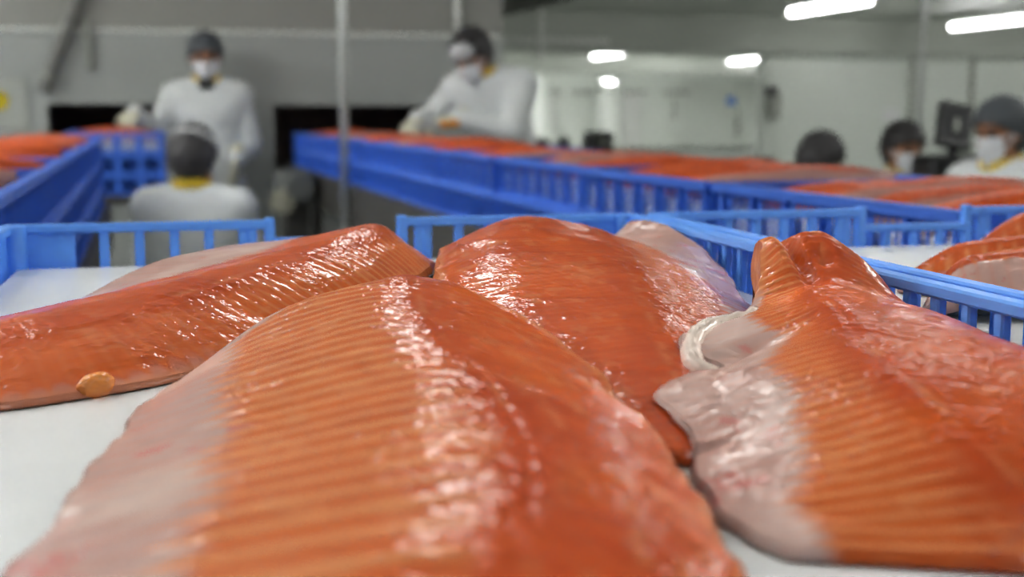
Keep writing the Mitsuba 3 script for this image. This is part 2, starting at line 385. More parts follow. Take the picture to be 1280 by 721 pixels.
def style_maker(memb_l=((0, .2),), memb_r=((0, 0),), sp=.0155, belly=-1, strong=1., centre=.0, slant=.35, back=.2, rough=1., along=((0, 1),), mwhite=0.):
    """belly: side (-1 left, 1 right) with the clear rib lines; memb_*: share of the width covered by pale belly membrane, by distance along"""
    def st(A, C, t, wid, length, seed):
        n1 = fbm2(A, C, 18, seed); n2 = fbm2(A, C, 60, seed + 1); n3 = fbm2(A * 3.0, C * .6, 40, seed + 2); n4 = fbm2(A, C, 260, seed + 3, 2)
        side = (C - centre * wid) * belly                             # positive on the belly side
        # rib lines cross the belly side, chevrons the back side
        ph = (A / sp if np.isscalar(sp) else np.log((sp[0] + sp[1] * A) / sp[0]) / sp[1]) + np.where(side > 0, slant * (side / .05) ** 1.3 * .5, np.abs(side) / .020) + .55 * (n1 - .5) + .18 * (n2 - .5)
        fr = ph - np.floor(ph)
        line = np.exp(-((fr - .5) / .17) ** 2)
        ph2 = ph * 3.0 + .7 * n2; fine = np.exp(-(((ph2 - np.floor(ph2)) - .5) / .2) ** 2)
        amp = np.where(side > 0, sm(.004, .03, side), back * sm(.004, .02, -side)) * (.45 + 1.0 * n2) * strong * (np.interp(A, *np.array(along, float).T) if len(along) > 1 else 1.)
        cen = np.exp(-((C - centre * wid) / .0028) ** 2)
        cen2 = np.exp(-((C - centre * wid - .008 * belly) / .006) ** 2)
        col = ORANGE + (RED - ORANGE) * (np.clip(sm(.40, .70, n1) * .60 + .35 * sm(.4, .7, n3), 0, 1))[..., None]
        col = col + (DEEP - col) * (.5 * sm(.5, .8, fbm2(A, C, 26, seed + 9)))[..., None]
        tan = np.array([.51, .105, .022])
        col = col + (tan - col) * (np.clip(.55 * sm(.0, .05, side) * strong, 0, 1))[..., None]
        col = col + (PALE - col) * (.30 * sm(.52, .74, fbm2(A, C * 1.6, 75, seed + 21)))[..., None]
        col = col + (RED * .9 - col) * (.45 * sm(.52, .72, fbm2(A * .7, C, 48, seed + 22)))[..., None]
        col = col + (RED * .85 - col) * (.55 * sm(.035, .004, np.abs(C - centre * wid)) * (.4 + n2))[..., None]
        col = col + (PALE - col) * np.clip(.68 * line * amp + .16 * fine * amp + .10 * n4, 0, 1)[..., None]
        col = col + (PALE - col) * (.30 * cen * sm(.45, .65, n2))[..., None]
        b = (fbm2(A, C, 30, seed + 7) - .5) * .10 + (fbm2(A, C * .35, 150, seed + 8, 3) - .5) * .05 + .03 * (line - .5)
        Ml = np.interp(A, *np.array(memb_l, float).T) if len(memb_l) > 1 else memb_l[0][1] + 0 * A
        Mr = np.interp(A, *np.array(memb_r, float).T) if len(memb_r) > 1 else memb_r[0][1] + 0 * A
        ml = sm(.03, -.03, t - Ml + b) * sm(.0, .05, Ml)
        mr = sm(.03, -.03, 1 - t - Mr + b) * sm(.0, .05, Mr)
        mm = np.maximum(ml, mr)
        mc = MEMB * (.86 + .28 * n2)[..., None] + (np.array([.50, .12, .11]) - MEMB) * (.75 * sm(.62, .74, fbm2(A, C, 85, seed + 11)))[..., None]
        mc = mc + (ORANGE - mc) * (.22 * line * (1 - .5 * n2))[..., None]
        mc = mc + (np.array([.74, .64, .60]) - mc) * (mwhite * sm(.3, .6, n1))[..., None]
        thick = sm(.45, .7, fbm2(A, C, 22, seed + 15))
        mc = mc + (np.array([.62, .49, .43]) - mc) * (.6 * thick)[..., None]
        col = col + (mc - col) * (mm * .92)[..., None]
        rimc = sm(.006, .0, np.minimum(t, 1 - t) * wid)
        col = col + (PALE - col) * (.5 * rimc * (1 - mm))[..., None]
        dz = rough * (.00030 * line * np.exp(-((side - .004) / .012) ** 2) * sm(.35, .6, n1) + .00030 * line * amp * (1 - mm) + .0006 * (n2 - .5) + .00030 * (n4 - .5) + .0009 * cen2 * (n4 + n2 - .7) - .0004 * cen * sm(.4, .6, n1) + .0004 * (n3 - .5) + .004 * (n1 - .5))
        dz = dz + mm * (.0016 * (fbm2(A, C, 45, seed + 12) - .5) + .0005 * (fbm2(A * .5, C, 160, seed + 13) - .5))
        return dz, col
    return st

F_BACKRIGHT = [
 ((.045,.455,.4),(.07,.447,.6),(.095,.455,.4),.6,.6),
 ((.0,.53,.6),(.062,.525,1.5),(.118,.525,.6),1.3,1.3),
 ((-.028,.64,1.4),(.06,.64,2.8),(.128,.64,.8),2.7,2.0),
 ((-.044,.75,3.0),(.056,.76,4.0),(.150,.79,.9),4.0,2.8),
 ((-.05,.86,3.4),(.05,.87,4.5),(.150,.91,1.8),4.9,3.1),
 ((-.036,.94,3.4),(.05,.96,4.4),(.140,1.01,2.9),5.0,3.0),
 ((.0,.99,2.6),(.055,1.03,3.2),(.114,1.075,3.8),3.6,2.6),
 ((.04,1.03,1.0),(.065,1.055,1.6),(.098,1.085,3.6),1.5,2.2)]
F_LEFT = [
 ((-.318,.672,.4),(-.292,.592,.9),(-.258,.515,.4),.8,.8),
 ((-.303,.695,.5),(-.258,.622,2.2),(-.205,.545,.4),1.8,1.6),
 ((-.276,.742,.5),(-.2,.70,3.0),(-.124,.656,.4),2.4,2.1),
 ((-.262,.802,1.7),(-.168,.762,3.5),(-.096,.718,1.2),2.6,2.9),
 ((-.233,.872,2.9),(-.135,.82,4.1),(-.07,.775,2.0),3.1,3.6),
 ((-.194,.955,3.1),(-.1,.90,4.9),(-.055,.845,2.6),3.8,4.0),
 ((-.140,.985,2.2),(-.092,.955,3.6),(-.056,.905,2.2),3.0,3.0),
 ((-.122,.997,1.2),(-.086,.978,2.0),(-.060,.945,1.2),1.7,1.7)]
F_RIGHT = [
 ((.078,.350,.35),(.165,.335,.5),(.25,.33,.4),.45,.5),
 ((.064,.395,.5),(.15,.385,2.6),(.275,.385,1.0),1.6,2.4),
 ((.066,.455,.6),(.145,.445,3.4),(.268,.45,1.2),2.4,3.2),
 ((.058,.498,.7),(.145,.50,3.7),(.255,.51,1.2),2.9,3.3),
 ((.072,.522,1.2),(.147,.535,3.9),(.25,.545,1.2),3.0,3.3),
 ((.093,.545,1.2),(.149,.56,4.0),(.245,.575,1.3),3.0,3.3),
 ((.078,.562,2.0),(.151,.58,4.0),(.242,.595,1.4),3.1,3.3),
 ((.081,.588,2.2),(.153,.605,4.0),(.238,.62,1.5),3.2,3.3),
 ((.098,.612,2.4),(.156,.63,4.0),(.232,.645,1.6),3.3,3.3),
 ((.123,.655,2.8),(.165,.665,4.0),(.222,.67,1.8),3.5,3.3),
 ((.134,.692,4.0),(.174,.70,4.7),(.215,.695,2.2),4.7,4.0),
 ((.142,.735,5.3),(.178,.745,5.8),(.208,.73,3.0),5.5,5.0),
 ((.146,.765,4.6),(.180,.775,5.2),(.203,.76,3.0),5.0,4.4),
 ((.152,.785,1.5),(.180,.795,2.0),(.197,.782,1.5),2.0,2.0)]
F_FRONT = [
 ((-.10,.205,.5),(-.03,.20,1.0),(.03,.205,.5),.9,.9),
 ((-.125,.26,.5),(-.015,.26,2.4),(.05,.26,.8),1.7,2.0),
 ((-.135,.34,.5),(-.010,.34,3.0),(.058,.33,1.0),2.0,2.6),
 ((-.145,.43,.5),(-.022,.43,3.3),(.054,.42,1.2),2.1,2.9),
 ((-.155,.52,.4),(-.045,.515,3.9),(.034,.505,2.4),2.6,3.5),
 ((-.148,.575,.9),(-.055,.57,4.3),(.012,.56,3.3),3.2,4.0),
 ((-.112,.612,3.2),(-.055,.615,4.6),(-.014,.605,4.0),4.2,4.4),
 ((-.085,.632,3.8),(-.052,.645,4.4),(-.025,.635,4.2),4.2,4.3)]
F_N1 = [((.275,.90,.5),(.285,.92,1.2),(.30,.94,.5),1,1),((.32,.86,1.0),(.335,.92,3.6),(.35,.98,2),2.8,3.2),
 ((.40,.87,1.0),(.42,.94,4.0),(.43,1.01,2),3,3.5),((.55,.90,1),(.56,.97,4),(.58,1.05,2),3,3.4),((.62,.95,.5),(.63,1.0,1),(.64,1.04,.5),.8,.8)]
F_N2 = [((.38,1.06,.5),(.39,1.09,1.0),(.40,1.12,.5),.8,.8),((.44,1.04,1.5),(.45,1.10,4.4),(.46,1.16,2),3.6,4),
 ((.55,1.07,2),(.56,1.13,5.0),(.57,1.2,2),4,4.4),((.68,1.13,1),(.69,1.18,3),(.70,1.23,1),2,2)]
F_N3 = [((.25,.775,.5),(.258,.79,1.0),(.268,.81,.5),.8,.8),((.285,.765,1.6),(.30,.825,3.5),(.315,.88,1.5),3.0,2.8),
 ((.40,.78,1.8),(.41,.845,3.8),(.42,.91,2),3.2,3.2),((.55,.82,1),(.56,.88,3),(.57,.94,1),2.4,2.4)]

def f_extra(x, y):
    g = lambda cx, cy, sx, sy, a: a * np.exp(-((x - cx) / sx) ** 2 - ((y - cy) / sy) ** 2)
    return g(.1585, .715, .0045, .04, -.010) + g(.149, .715, .006, .03, .004) + g(.172, .705, .006, .012, -.005)
Z = ((0, 0),)
fillet('wide salmon fillet lying at the back against the far wall of the front crate', F_BACKRIGHT, 460, 230, 11, style_maker(Z, ((0, .30), (.07, .26), (.11, .08), (.3, .13), (.45, .24), (.62, .34)), .0085, 1, .40, .06, .5, .3))
fillet('long salmon fillet at the left, its tail on bare white foam', F_LEFT, 480, 220, 23, style_maker(((0, .0), (.08, .03), (.15, .16), (.25, .24), (.42, .24)), ((0, .025), (.12, .02), (.2, .0)), .0085, 1, .75, .10, .9, .12, along=((0, .1), (.12, .35), (.25, 1))))
K1 = 'salmon_fillet_001'
lump = trimesh.creation.icosphere(4, 1.0); lump.vertices *= [.0062, .0095, .0058]
lump.vertices *= 1 + .35 * (meshkit.fbm(lump.vertices * 190, 3, 5)[:, None] - .5)
lump.apply_transform(trimesh.transformations.rotation_matrix(-.5, [0, 0, 1])); lump.apply_translation([-.187, .565, WHITE + .0052])
part(K1, 'flesh_tab', mikit.ply(lump, M_FLESH, smooth=True, uv=lump.vertices[:, :2], color=np.clip(np.array([.74, .22, .03]) + (PALE - np.array([.74, .22, .03])) * (meshkit.fbm(lump.vertices * [260, 500, 300], 2, 3)[:, None] * .8), 0, 1)), 'small orange tab of flesh at the tail edge')
fillet('salmon fillet with a pale belly flap and a curled-up end against the right crate wall', F_RIGHT, 460, 250, 37, style_maker(((0, .06), (.06, .16), (.12, .24), (.2, .27), (.28, .22), (.33, .06), (.36, 0)), Z, .0085, -1, 1.0, -.03, .12, mwhite=.30), extra=f_extra)
RIMP = np.array([[0.1206, 0.6256, 1.204], [0.1108, 0.6144, 1.201], [0.1004, 0.6098, 1.199], [0.0905, 0.5951, 1.198], [0.083, 0.5764, 1.196], [0.0794, 0.5576, 1.194], [0.0801, 0.5431, 1.1915], [0.0857, 0.5381, 1.189], [0.0927, 0.5351, 1.1865]])
def sweep(path, radii, n=12, m=90):
    q = np.linspace(0, len(path) - 1, m)
    c = CubicSpline(np.arange(len(path)), path)(q); r = np.interp(q, np.arange(len(path)), radii)
    tg = np.gradient(c, axis=0); tg /= np.linalg.norm(tg, axis=1, keepdims=True)
    x = np.cross(tg, [0, 0, 1.]); x /= np.linalg.norm(x, axis=1, keepdims=True); y = np.cross(tg, x)
    a = np.arange(n) * 2 * np.pi / n
    v = c[:, None] + r[:, None, None] * (np.cos(a)[None, :, None] * x[:, None] + 1.25 * np.sin(a)[None, :, None] * y[:, None])
    i = np.arange(m * n).reshape(m, n); j = np.roll(i, -1, 1)
    f = np.stack([i[:-1], j[:-1], j[1:], i[1:]], -1).reshape(-1, 4)
    v = v.reshape(-1, 3); f = meshkit.arrays((v, f))[1]
    caps = [[i[0, 0], i[0, k + 1], i[0, k]] for k in range(1, n - 1)] + [[i[-1, 0], i[-1, k], i[-1, k + 1]] for k in range(1, n - 1)]
    return trimesh.Trimesh(v, np.vstack([f, caps]), process=False)
rm = sweep(RIMP, [.002, .0034, .0042, .0048, .005, .0046, .0042, .0036, .0022])
rm.vertices += (meshkit.fbm(rm.vertices * 170, 3, 9)[:, None] - .5) * .0030 * rm.vertex_normals
part('salmon_fillet_002', 'curled_rim', mikit.ply(rm, M_FLESH, smooth=True, uv=rm.vertices[:, :2], color=np.array([.80, .66, .58]) + .12 * (meshkit.fbm(rm.vertices * 120, 3, 4)[:, None] - .5) * np.ones(3)), 'thick white curled rim of the belly flap')
fillet('broad salmon fillet closest to the viewer, lying on top of the others', F_FRONT, 520, 260, 41, style_maker(((0, .2), (.15, .19), (.3, .17), (.37, .11), (.43, .03)), Z, (.020, -.025), -1, 1.15, .10, .02, .12))
fillet('salmon fillet crossing the middle of the right-hand crate', F_N1, 240, 110, 53, style_maker(((0, .12),), Z, .012, -1, .9))
fillet('salmon fillet at the back of the right-hand crate', F_N2, 200, 100, 59, style_maker(Z, Z, .012, -1, .7))
fillet('salmon fillet with a white flap close to the wall of the right-hand crate', F_N3, 220, 110, 61, style_maker(((0, .35),), Z, .012, -1, .9))
#TAIL#

# ---------------------------------------------------------------- small salmon fillets in the crates of the rows
def small_fillet(seed, L=.40, Wd=.14):
    ns, nt = 44, 18
    s, t = np.meshgrid(np.linspace(0, 1, ns), np.linspace(0, 1, nt), indexing='ij')
    wprof = Wd * (1 - np.abs(2 * s - .9) ** 3.0 * .75) * .5
    c = (t - .5) * 2
    r = np.random.default_rng(seed)
    b1, b2, b3 = r.uniform(-.03, .03), r.uniform(.0, .02), r.uniform(-.3, .3)
    X, Y = (s - .5) * L, c * wprof + b1 * np.sin(s * 3)
    z = .004 + .024 * (1 - c ** 2) ** .6 * np.sin(np.pi * np.clip(s, .03, .97)) ** .5 + .008 * (meshkit.fbm(np.stack([X * 14, Y * 14, 0 * X + seed], -1), 3, seed) - .3) + b2 * s ** 2
    z = np.maximum(z, .004)
    top = np.stack([X, Y, z], -1).reshape(-1, 3)
    bot = np.stack([X, Y, np.maximum(.0, z - .03)], -1).reshape(-1, 3)
    idx = np.arange(ns * nt).reshape(ns, nt); n = ns * nt
    q = lambda I: np.stack([I[:-1, :-1], I[1:, :-1], I[1:, 1:], I[:-1, 1:]], -1).reshape(-1, 4)
    loop = np.r_[idx[0, :-1], idx[:-1, -1], idx[-1, :0:-1], idx[:0:-1, 0]]; lp = np.roll(loop, -1)
    Fq = np.vstack([q(idx), q(idx)[:, ::-1] + n, np.stack([loop, lp, lp + n, loop + n], -1)])
    n1 = meshkit.fbm(np.stack([X * 30, Y * 30, 0 * X + seed], -1), 3, seed)
    a = np.clip(1.6 * (n1 - .3), 0, 1)[..., None]
    col = ORANGE * (1 - a) + RED * a
    rib = ((s * 22 + np.abs(c) * 2) % 1 < .25)[..., None] * .25
    col = col + (PALE - col) * rib
    side = (sm(.65, 1.05, c * (1 if seed % 2 else -1) + b3) * .85)[..., None]
    col = col + (MEMB * .9 - col) * side
    cc = col.reshape(-1, 3)
    v, f, _ = meshkit.arrays((np.vstack([top, bot]), Fq))
    return mikit.ply(trimesh.Trimesh(v, f, process=False), M_FARFLESH, smooth=True, color=np.vstack([cc, cc * .8]))
SF = [small_fillet(i) for i in range(5)]
def tray_fish(u, v, z, n, where, seed):
    r = random.Random(seed)
    pos = ['nearest the wall', 'second from the wall', 'third from the wall', 'nearest the viewer']
    for i in range(n):
        k = thing('row_fillet', f'salmon fillet {pos[min(i, 3)] if i < n - 1 else pos[3]}, {where}', 'fish fillet', 'salmon fillets in the crate rows')
        dv = .19 - i * .38 / (n - 1)
        tw = TUV(u + r.uniform(-.012, .012), v + dv, z + .0035 + (i % 2) * .012, r.uniform(-13, 13)) @ T().rotate([1, 0, 0], (-1) ** i * 4.0) @ T().scale([.90, .86 + .10 * r.random(), 1.0 + .35 * r.random()])
        scene[k] = put(SF[(i * 2 + seed) % 5], tw)

def conveyor(name, label, u0, u1, v0, v1, ztop, frame=None):
    uvbox = lambda a, b, c, d, e, f, m, bev=0.: mikit.ply(bx(a, b, c, d, e, f, bev), m, to_world=frame or TUV(0, 0))
    k = thing(name, label, 'conveyor')
    part(k, 'belt', uvbox(u0 + .02, u1 - .02, v0, v1, ztop - .03, ztop, M_DARKSTEEL))
    for a in (u0, u1 - .025):
        part(k, 'side_rail', uvbox(a, a + .025, v0, v1, ztop - .16, ztop - .004, M_DARKSTEEL, .004))
    nl = max(2, int((v1 - v0) / 1.6) + 1)
    for v in np.linspace(v0 + .15, v1 - .15, nl):
        for a in (u0 + .04, u1 - .04):
            part(k, 'leg', uvbox(a - .025, a + .025, v - .025, v + .025, 0, ztop - .03, M_DARKSTEEL, .004))
        part(k, 'cross_bar', uvbox(u0 + .065, u1 - .065, v - .02, v + .02, .25, .29, M_DARKSTEEL, .003))
    return k
T2 = 1.02
R2U, R2V0, R2N = 1.02, 1.15, 11
conveyor('conveyor', 'dark conveyor carrying the long row of blue crates to the middle hatch', .79, 1.25, 1.12, 8.35, T2)
for i in range(R2N):
    v = R2V0 + .30 + i * .612
    place = f'{ORD[R2N - 1 - i]} crate from the middle hatch'
    if v < 7.55:
        r = random.Random(i)
        du, rot = r.uniform(-.006, .006), r.uniform(-.5, .5)
        row_crate(R2U, v, T2, f'blue slatted crate, bottom layer of the middle row, {ORD[R2N - 1 - i]} from the middle hatch', 0, True)
        row_crate(R2U + du, v, T2 + CH, f'blue slatted crate of salmon, top layer of the middle row, {ORD[R2N - 1 - i]} from the middle hatch', rot)
        k = thing('foam_board', f'white foam board in the {place}, top of the middle row', 'board', 'foam boards in the crate rows')
        scene[k] = put(RC_FOAM, TUV(R2U + du, v, T2 + CH, rot))
        tray_fish(R2U + du, v, T2 + CH + .0535, 4, f'{place}, middle row', 100 + i)
# row on the left
RLU = -.365
conveyor('conveyor', 'dark conveyor under the left row of blue crates', -.60, -.13, .3, 5.45, .94)
NL = 8
for i in range(NL):
    v = .75 + i * .612
    place = f'{ORD[NL - 1 - i]} crate from the left hatch'
    for lay in range(3):
        if lay < 2:
            row_crate(RLU, v, .94 + lay * CH, f'blue slatted crate, {["bottom", "middle"][lay]} layer of the left row, {ORD[NL - 1 - i]} from the left hatch', 0, i < 6)
    row_crate(RLU, v, .94 + 2 * CH, f'blue slatted crate of salmon, top layer of the left row, {ORD[NL - 1 - i]} from the left hatch')
    k = thing('foam_board', f'white foam board in the {place}, top of the left row', 'board', 'foam boards in the crate rows')
    scene[k] = put(RC_FOAM, TUV(RLU, v, .94 + 2 * CH))
    tray_fish(RLU, v, .94 + 2 * CH + .0535, 4 if i != 3 else 3, f'{place}, left row', 200 + i)
# two short stacks beside the end of the left row
for j, (u, v, wd) in enumerate(((-.115, 6.14, 'nearer'), (-.135, 6.76, 'farther'))):
    for lay in range(3):
        row_crate(u, v, .95 + lay * CH, f'blue crate, {["bottom", "middle", "top"][lay]} of the {wd} short stack in front of the standing worker', 0)
    k = thing('foam_board', f'white foam board on top of the {wd} short stack by the standing worker', 'board')
    scene[k] = put(RC_FOAM, TUV(u, v, .95 + 2 * CH))
    tray_fish(u, v, .95 + 2 * CH + .0535, 3, f'on the {wd} short stack', 300 + j)
k = thing('packing_table', 'dark table under the short crate stacks by the standing worker', 'table')
part(k, 'table_top', uvbox(-.33, .10, 5.80, 7.12, .91, .95, M_DARKSTEEL, .004))
for a in (-.29, .06):
    for v in (5.86, 7.06): part(k, 'leg', uvbox(a - .02, a + .02, v - .02, v + .02, 0, .91, M_DARKSTEEL, .003))
# what the near crates stand on
conveyor('packing_bench', 'dark bench under the two near crates', -.118, .94, .24, 1.06, NZ, frame=TN(0, 0))

# ---------------------------------------------------------------- poles, pipes, signs, machines
def post(name, label, cat_, u, v, z0, z1, r, m, foot=True):
    k = thing(name, label, cat_)
    part(k, 'tube', mikit.ply(cyl((0, 0, z0), (0, 0, z1), r, 18), m, smooth=40, to_world=TUV(u, v)))
    if foot:
        part(k, 'flange', mikit.ply(cyl((0, 0, z1 - .012), (0, 0, z1), r * 2.4, 18), m, smooth=40, to_world=TUV(u, v)))
        if z0 < .01: part(k, 'foot_plate', mikit.ply(cyl((0, 0, 0), (0, 0, .012), r * 2.4, 18), m, smooth=40, to_world=TUV(u, v)))
    return k
post('steel_pole', 'shiny steel pole standing before the hatch end of the middle row', 'pole', .755, 5.0, 0, CEIL, .018, M_STEEL)
post('steel_pole', 'tall steel pole in front of the white partition on the right', 'pole', 6.95, 10.5, 0, CEIL, .024, M_STEEL)
k = 'steel_pole_001'
part(k, 'sleeve', mikit.ply(cyl((0, 0, 2.18), (0, 0, 2.40), .045, 18), M_STEEL, smooth=40, to_world=TUV(6.95, 10.5)))
part(k, 'side_branch', mikit.ply(cyl((0, 0, 2.32), (.13, 0, 2.40), .035, 12), M_STEEL, smooth=40, to_world=TUV(6.95, 10.5)))
def wallpt(px, py, v):      # a point of the plane v = const, from its direction in the picture when the scene was measured
    a, b = (px - 640) / 1600, (143 - py) / 1600
    d = v / (CA - a * SA)
    return uv2w(0, 0) + np.array([a * d, d, CAM_Z + b * d])
def wallpipe(name, label, p, q, r, m):
    k = thing(name, label, 'pipe')
    a, b = np.array(p), np.array(q)
    part(k, 'tube', mikit.ply(cyl(a, b, r, 12), m, smooth=40))
    for t_ in (.12, .5, .88):
        c = a + (b - a) * t_
        part(k, 'clip', mikit.ply(cyl(c - (b - a) * .012, c + (b - a) * .012, r * 1.35, 12), M_GREY, smooth=40))
wallpipe('diagonal_pipe', 'dark sloping pipe on the grey wall at the upper left', wallpt(126, -40, WV - .06), wallpt(60, 115, WV - .06), .034, mat('pipe_dark', princ((.17, .17, .16), .5, .4)))
wallpipe('wall_conduit', 'thin pale conduit on the grey wall beside the sloping pipe', wallpt(119, 28, WV - .03), wallpt(119, 88, WV - .03), .020, M_GREY)
wallpipe('wall_conduit', 'thin pale conduit on the grey wall above the bending worker', wallpt(573, -30, WV - .03), wallpt(573, 40, WV - .03), .022, M_TRIM)
c = wallpt(8, 135, WV)
k = thing('warning_sign', 'pale wall sign with a yellow symbol at the left edge', 'sign')
uc = (c @ [CA, SA, 0])
part(k, 'board', uvbox(uc - .16, uc + .14, WV - .012, WV - .0005, 1.22, 1.49, M_SIGNW, .002))
part(k, 'symbol', mikit.ply(cyl((uc - .01, WV - .016, 1.375), (uc - .01, WV - .012, 1.375), .052, 24), M_SIGNY, to_world=TUV(0, 0)), 'yellow symbol')
# motor under the hatch end of the middle conveyor
M_MOTOR, M_WHEEL = mat('motor', princ((.10, .105, .10), .4, .5)), mat('wheel', princ((.36, .35, .28), .5, .4))
k = thing('gear_motor', 'grey gear motor with a round wheel beside the middle conveyor', 'motor')
mz, mu, mv = 1.0, .69, 6.15
part(k, 'housing', mikit.ply(bx(-.09, .08, -.12, .12, .88, 1.04, .03), M_MOTOR, to_world=TUV(mu, mv)))
part(k, 'cooling_drum', mikit.ply(cyl((-.0, -.22, .97), (-.0, -.12, .97), .062, 20), M_MOTOR, smooth=40, to_world=TUV(mu, mv)))
part(k, 'wheel', mikit.ply(cat([cyl((-.075, -.16, .90), (-.075, -.125, .90), .058, 24), cyl((-.075, -.18, .90), (-.075, -.16, .90), .022, 16)]), M_WHEEL, smooth=40, to_world=TUV(mu, mv)), 'pale round wheel')
part(k, 'stand', mikit.ply(bx(-.06, .06, -.08, .08, 0, .88, .01), M_DARKSTEEL, to_world=TUV(mu, mv)), 'dark stand')
# duct over the deep hall, pipe under the beam
k = thing('ceiling_duct', 'dark duct under the ceiling beside the grey wall', 'duct')
part(k, 'channel', uvbox(2.3, 4.1, 9.0, 16.5, 2.42, 2.80, M_DARKCEIL, .02))
for v in (9.6, 12.5, 15.6):
    for u in (2.6, 3.8): part(k, 'hanger', uvbox(u - .015, u + .015, v - .015, v + .015, 2.80, CEIL, M_STEEL))
k = thing('ceiling_pipe', 'pale pipe running under the beam by the grey wall', 'pipe')
part(k, 'tube', mikit.ply(cyl((5.3, 19.8, 2.47), (7.3, 19.8, 2.47), .05, 14), M_TRIM, smooth=40, to_world=TUV(0, 0)))
for u in (5.6, 7.0): part(k, 'bracket', uvbox(u - .02, u + .02, 19.80, 19.9, 2.44, 2.50, M_GREY))
post('hanging_post', 'short pale post hanging under the beam near the bending worker', 'post', 5.9, 19.0, 2.13, CEIL, .05, M_TRIM, False)
# far cold-store panels
FW = RV1 - .02
for i, (u, wd, m) in enumerate(((14.4, 1.1, M_TRIM), (16.4, .5, M_WHITEWALL), (17.6, 1.5, M_TRIM), (20.2, .8, M_WHITEWALL))):
    k = thing('cold_store_door', f'{["pale", "grey", "wide pale", "narrow grey"][i]} sliding door on the far white wall', 'door panel')
    part(k, 'leaf', uvbox(u, u + wd, FW - .06, FW + .0, .02, 2.1, m, .02))
    part(k, 'rail', uvbox(u - .2, u + wd + .2, FW - .08, FW, 2.12, 2.22, M_GREY, .01))
for i, (u, v, r) in enumerate(((16.3, 44.0, .45), (13.7, 44.0, .35))):
    k = thing('hall_column', f'{["stout", "slim"][i]} pale column in the deep hall', 'column')
    part(k, 'shaft', mikit.ply(cyl((0, 0, .1), (0, 0, CEIL), r, 24), M_WHITEWALL, smooth=40, to_world=TUV(u, v)))
    part(k, 'base', mikit.ply(bx(-r * 1.2, r * 1.2, -r * 1.2, r * 1.2, 0, .1, .01), M_GREY, to_world=TUV(u, v)))
def at(px, py, d):          # measured spot: sideways and upward angles and the distance ahead
    return np.array([(px - 640) / 1600 * d, d, CAM_Z + (143 - py) / 1600 * d])
def block(name, label, cat_, px, py0, py1, w, d, depth, m, detail=True):
    x = (px - 640) / 1600 * d; z1 = CAM_Z + (143 - py0) / 1600 * d
    k = thing(name, label, cat_)
    tw = T().translate([float(x), float(d), 0]).rotate([0, 0, 1], 16)
    z0 = CAM_Z + (143 - py1) / 1600 * d
    part(k, 'cabinet', mikit.ply(bx(-w / 2, w / 2, -depth / 2, depth / 2, z0, z1, .015), m, to_world=tw))
    part(k, 'panel', mikit.ply(bx(-w * .32, w * .32, -depth / 2 - .012, -depth / 2, z0 + (z1 - z0) * .3, z1 - (z1 - z0) * .2, .004), M_GREY, to_world=tw))
    part(k, 'stand', mikit.ply(bx(-w * .3, w * .3, -depth * .3, depth * .3, 0, z0, .01), m, to_world=tw))
block('machine', 'black machine with a grey panel behind the middle row', 'machine', 747, 165, 190, .22, 13, .3, M_BLACK)
block('machine', 'small black machine just right of the bending worker', 'machine', 676, 173, 186, .11, 13, .2, M_BLACK)
block('machine', 'narrow black machine between two other machines behind the row', 'machine', 704, 172, 184, .07, 13.4, .2, M_BLACK)
block('machine', 'dark little machine left of the seated worker with the round hair net', 'machine', 953, 196, 212, .12, 9, .15, M_DARKSTEEL)
# things on the partition and far wall
def wallbox(name, label, cat_, px, py0, py1, w, v, th, m):
    a = wallpt(px, py0, v); b = wallpt(px, py1, v); u = a @ [CA, SA, 0]
    k = thing(name, label, cat_)
    part(k, 'plate', uvbox(u - w / 2, u + w / 2, v - th, v + .003, b[2], a[2], m, min(th, .05) * .3))
    return k, u, a[2], b[2]
wallbox('notice', 'white paper notice on the partition above the middle seated worker', 'notice', 1110, 136, 152, .34, 20.02, .01, M_WHITEP)
k, u, z1, z0 = wallbox('blue_sign', 'small blue sign on the far white wall', 'sign', 911, 121, 132, .42, RV1, .03, M_SIGNB)
k, u, z1, z0 = wallbox('wall_box', 'dark narrow box on the far wall left of the blue sign', 'box', 840, 124, 148, .17, RV1, .08, M_GREY)
part(k, 'cable', uvbox(u - .02, u + .02, RV1 - .05, RV1 - .001, z0 - .5, z0, M_GREY))
k, u, z1, z0 = wallbox('wall_box', 'dark narrow box on the far wall below the blue sign', 'box', 919, 148, 170, .17, RV1, .08, M_GREY)
part(k, 'cable', uvbox(u - .02, u + .02, RV1 - .05, RV1 - .001, z1, z1 + .4, M_GREY))
k, u, z1, z0 = wallbox('wall_dispenser', 'grey-green dispenser with a dark camera on the edge of the partition', 'dispenser', 962, 118, 148, .20, 20.02, .14, M_GREY)
part(k, 'camera', uvbox(u - .16, u + .0, 19.80, 20.01, z1 - .02, z1 + .12, M_BLACK, .03), 'dark camera')
for i, px in enumerate((1133, 1207)):
    a = wallpt(px, 120, 20.02); u = a @ [CA, SA, 0]
    struct('trim_%d' % (i + 2), uvbox(u - .05, u + .05, 19.98, 20.03, 0, 2.30, M_GREY, .01))
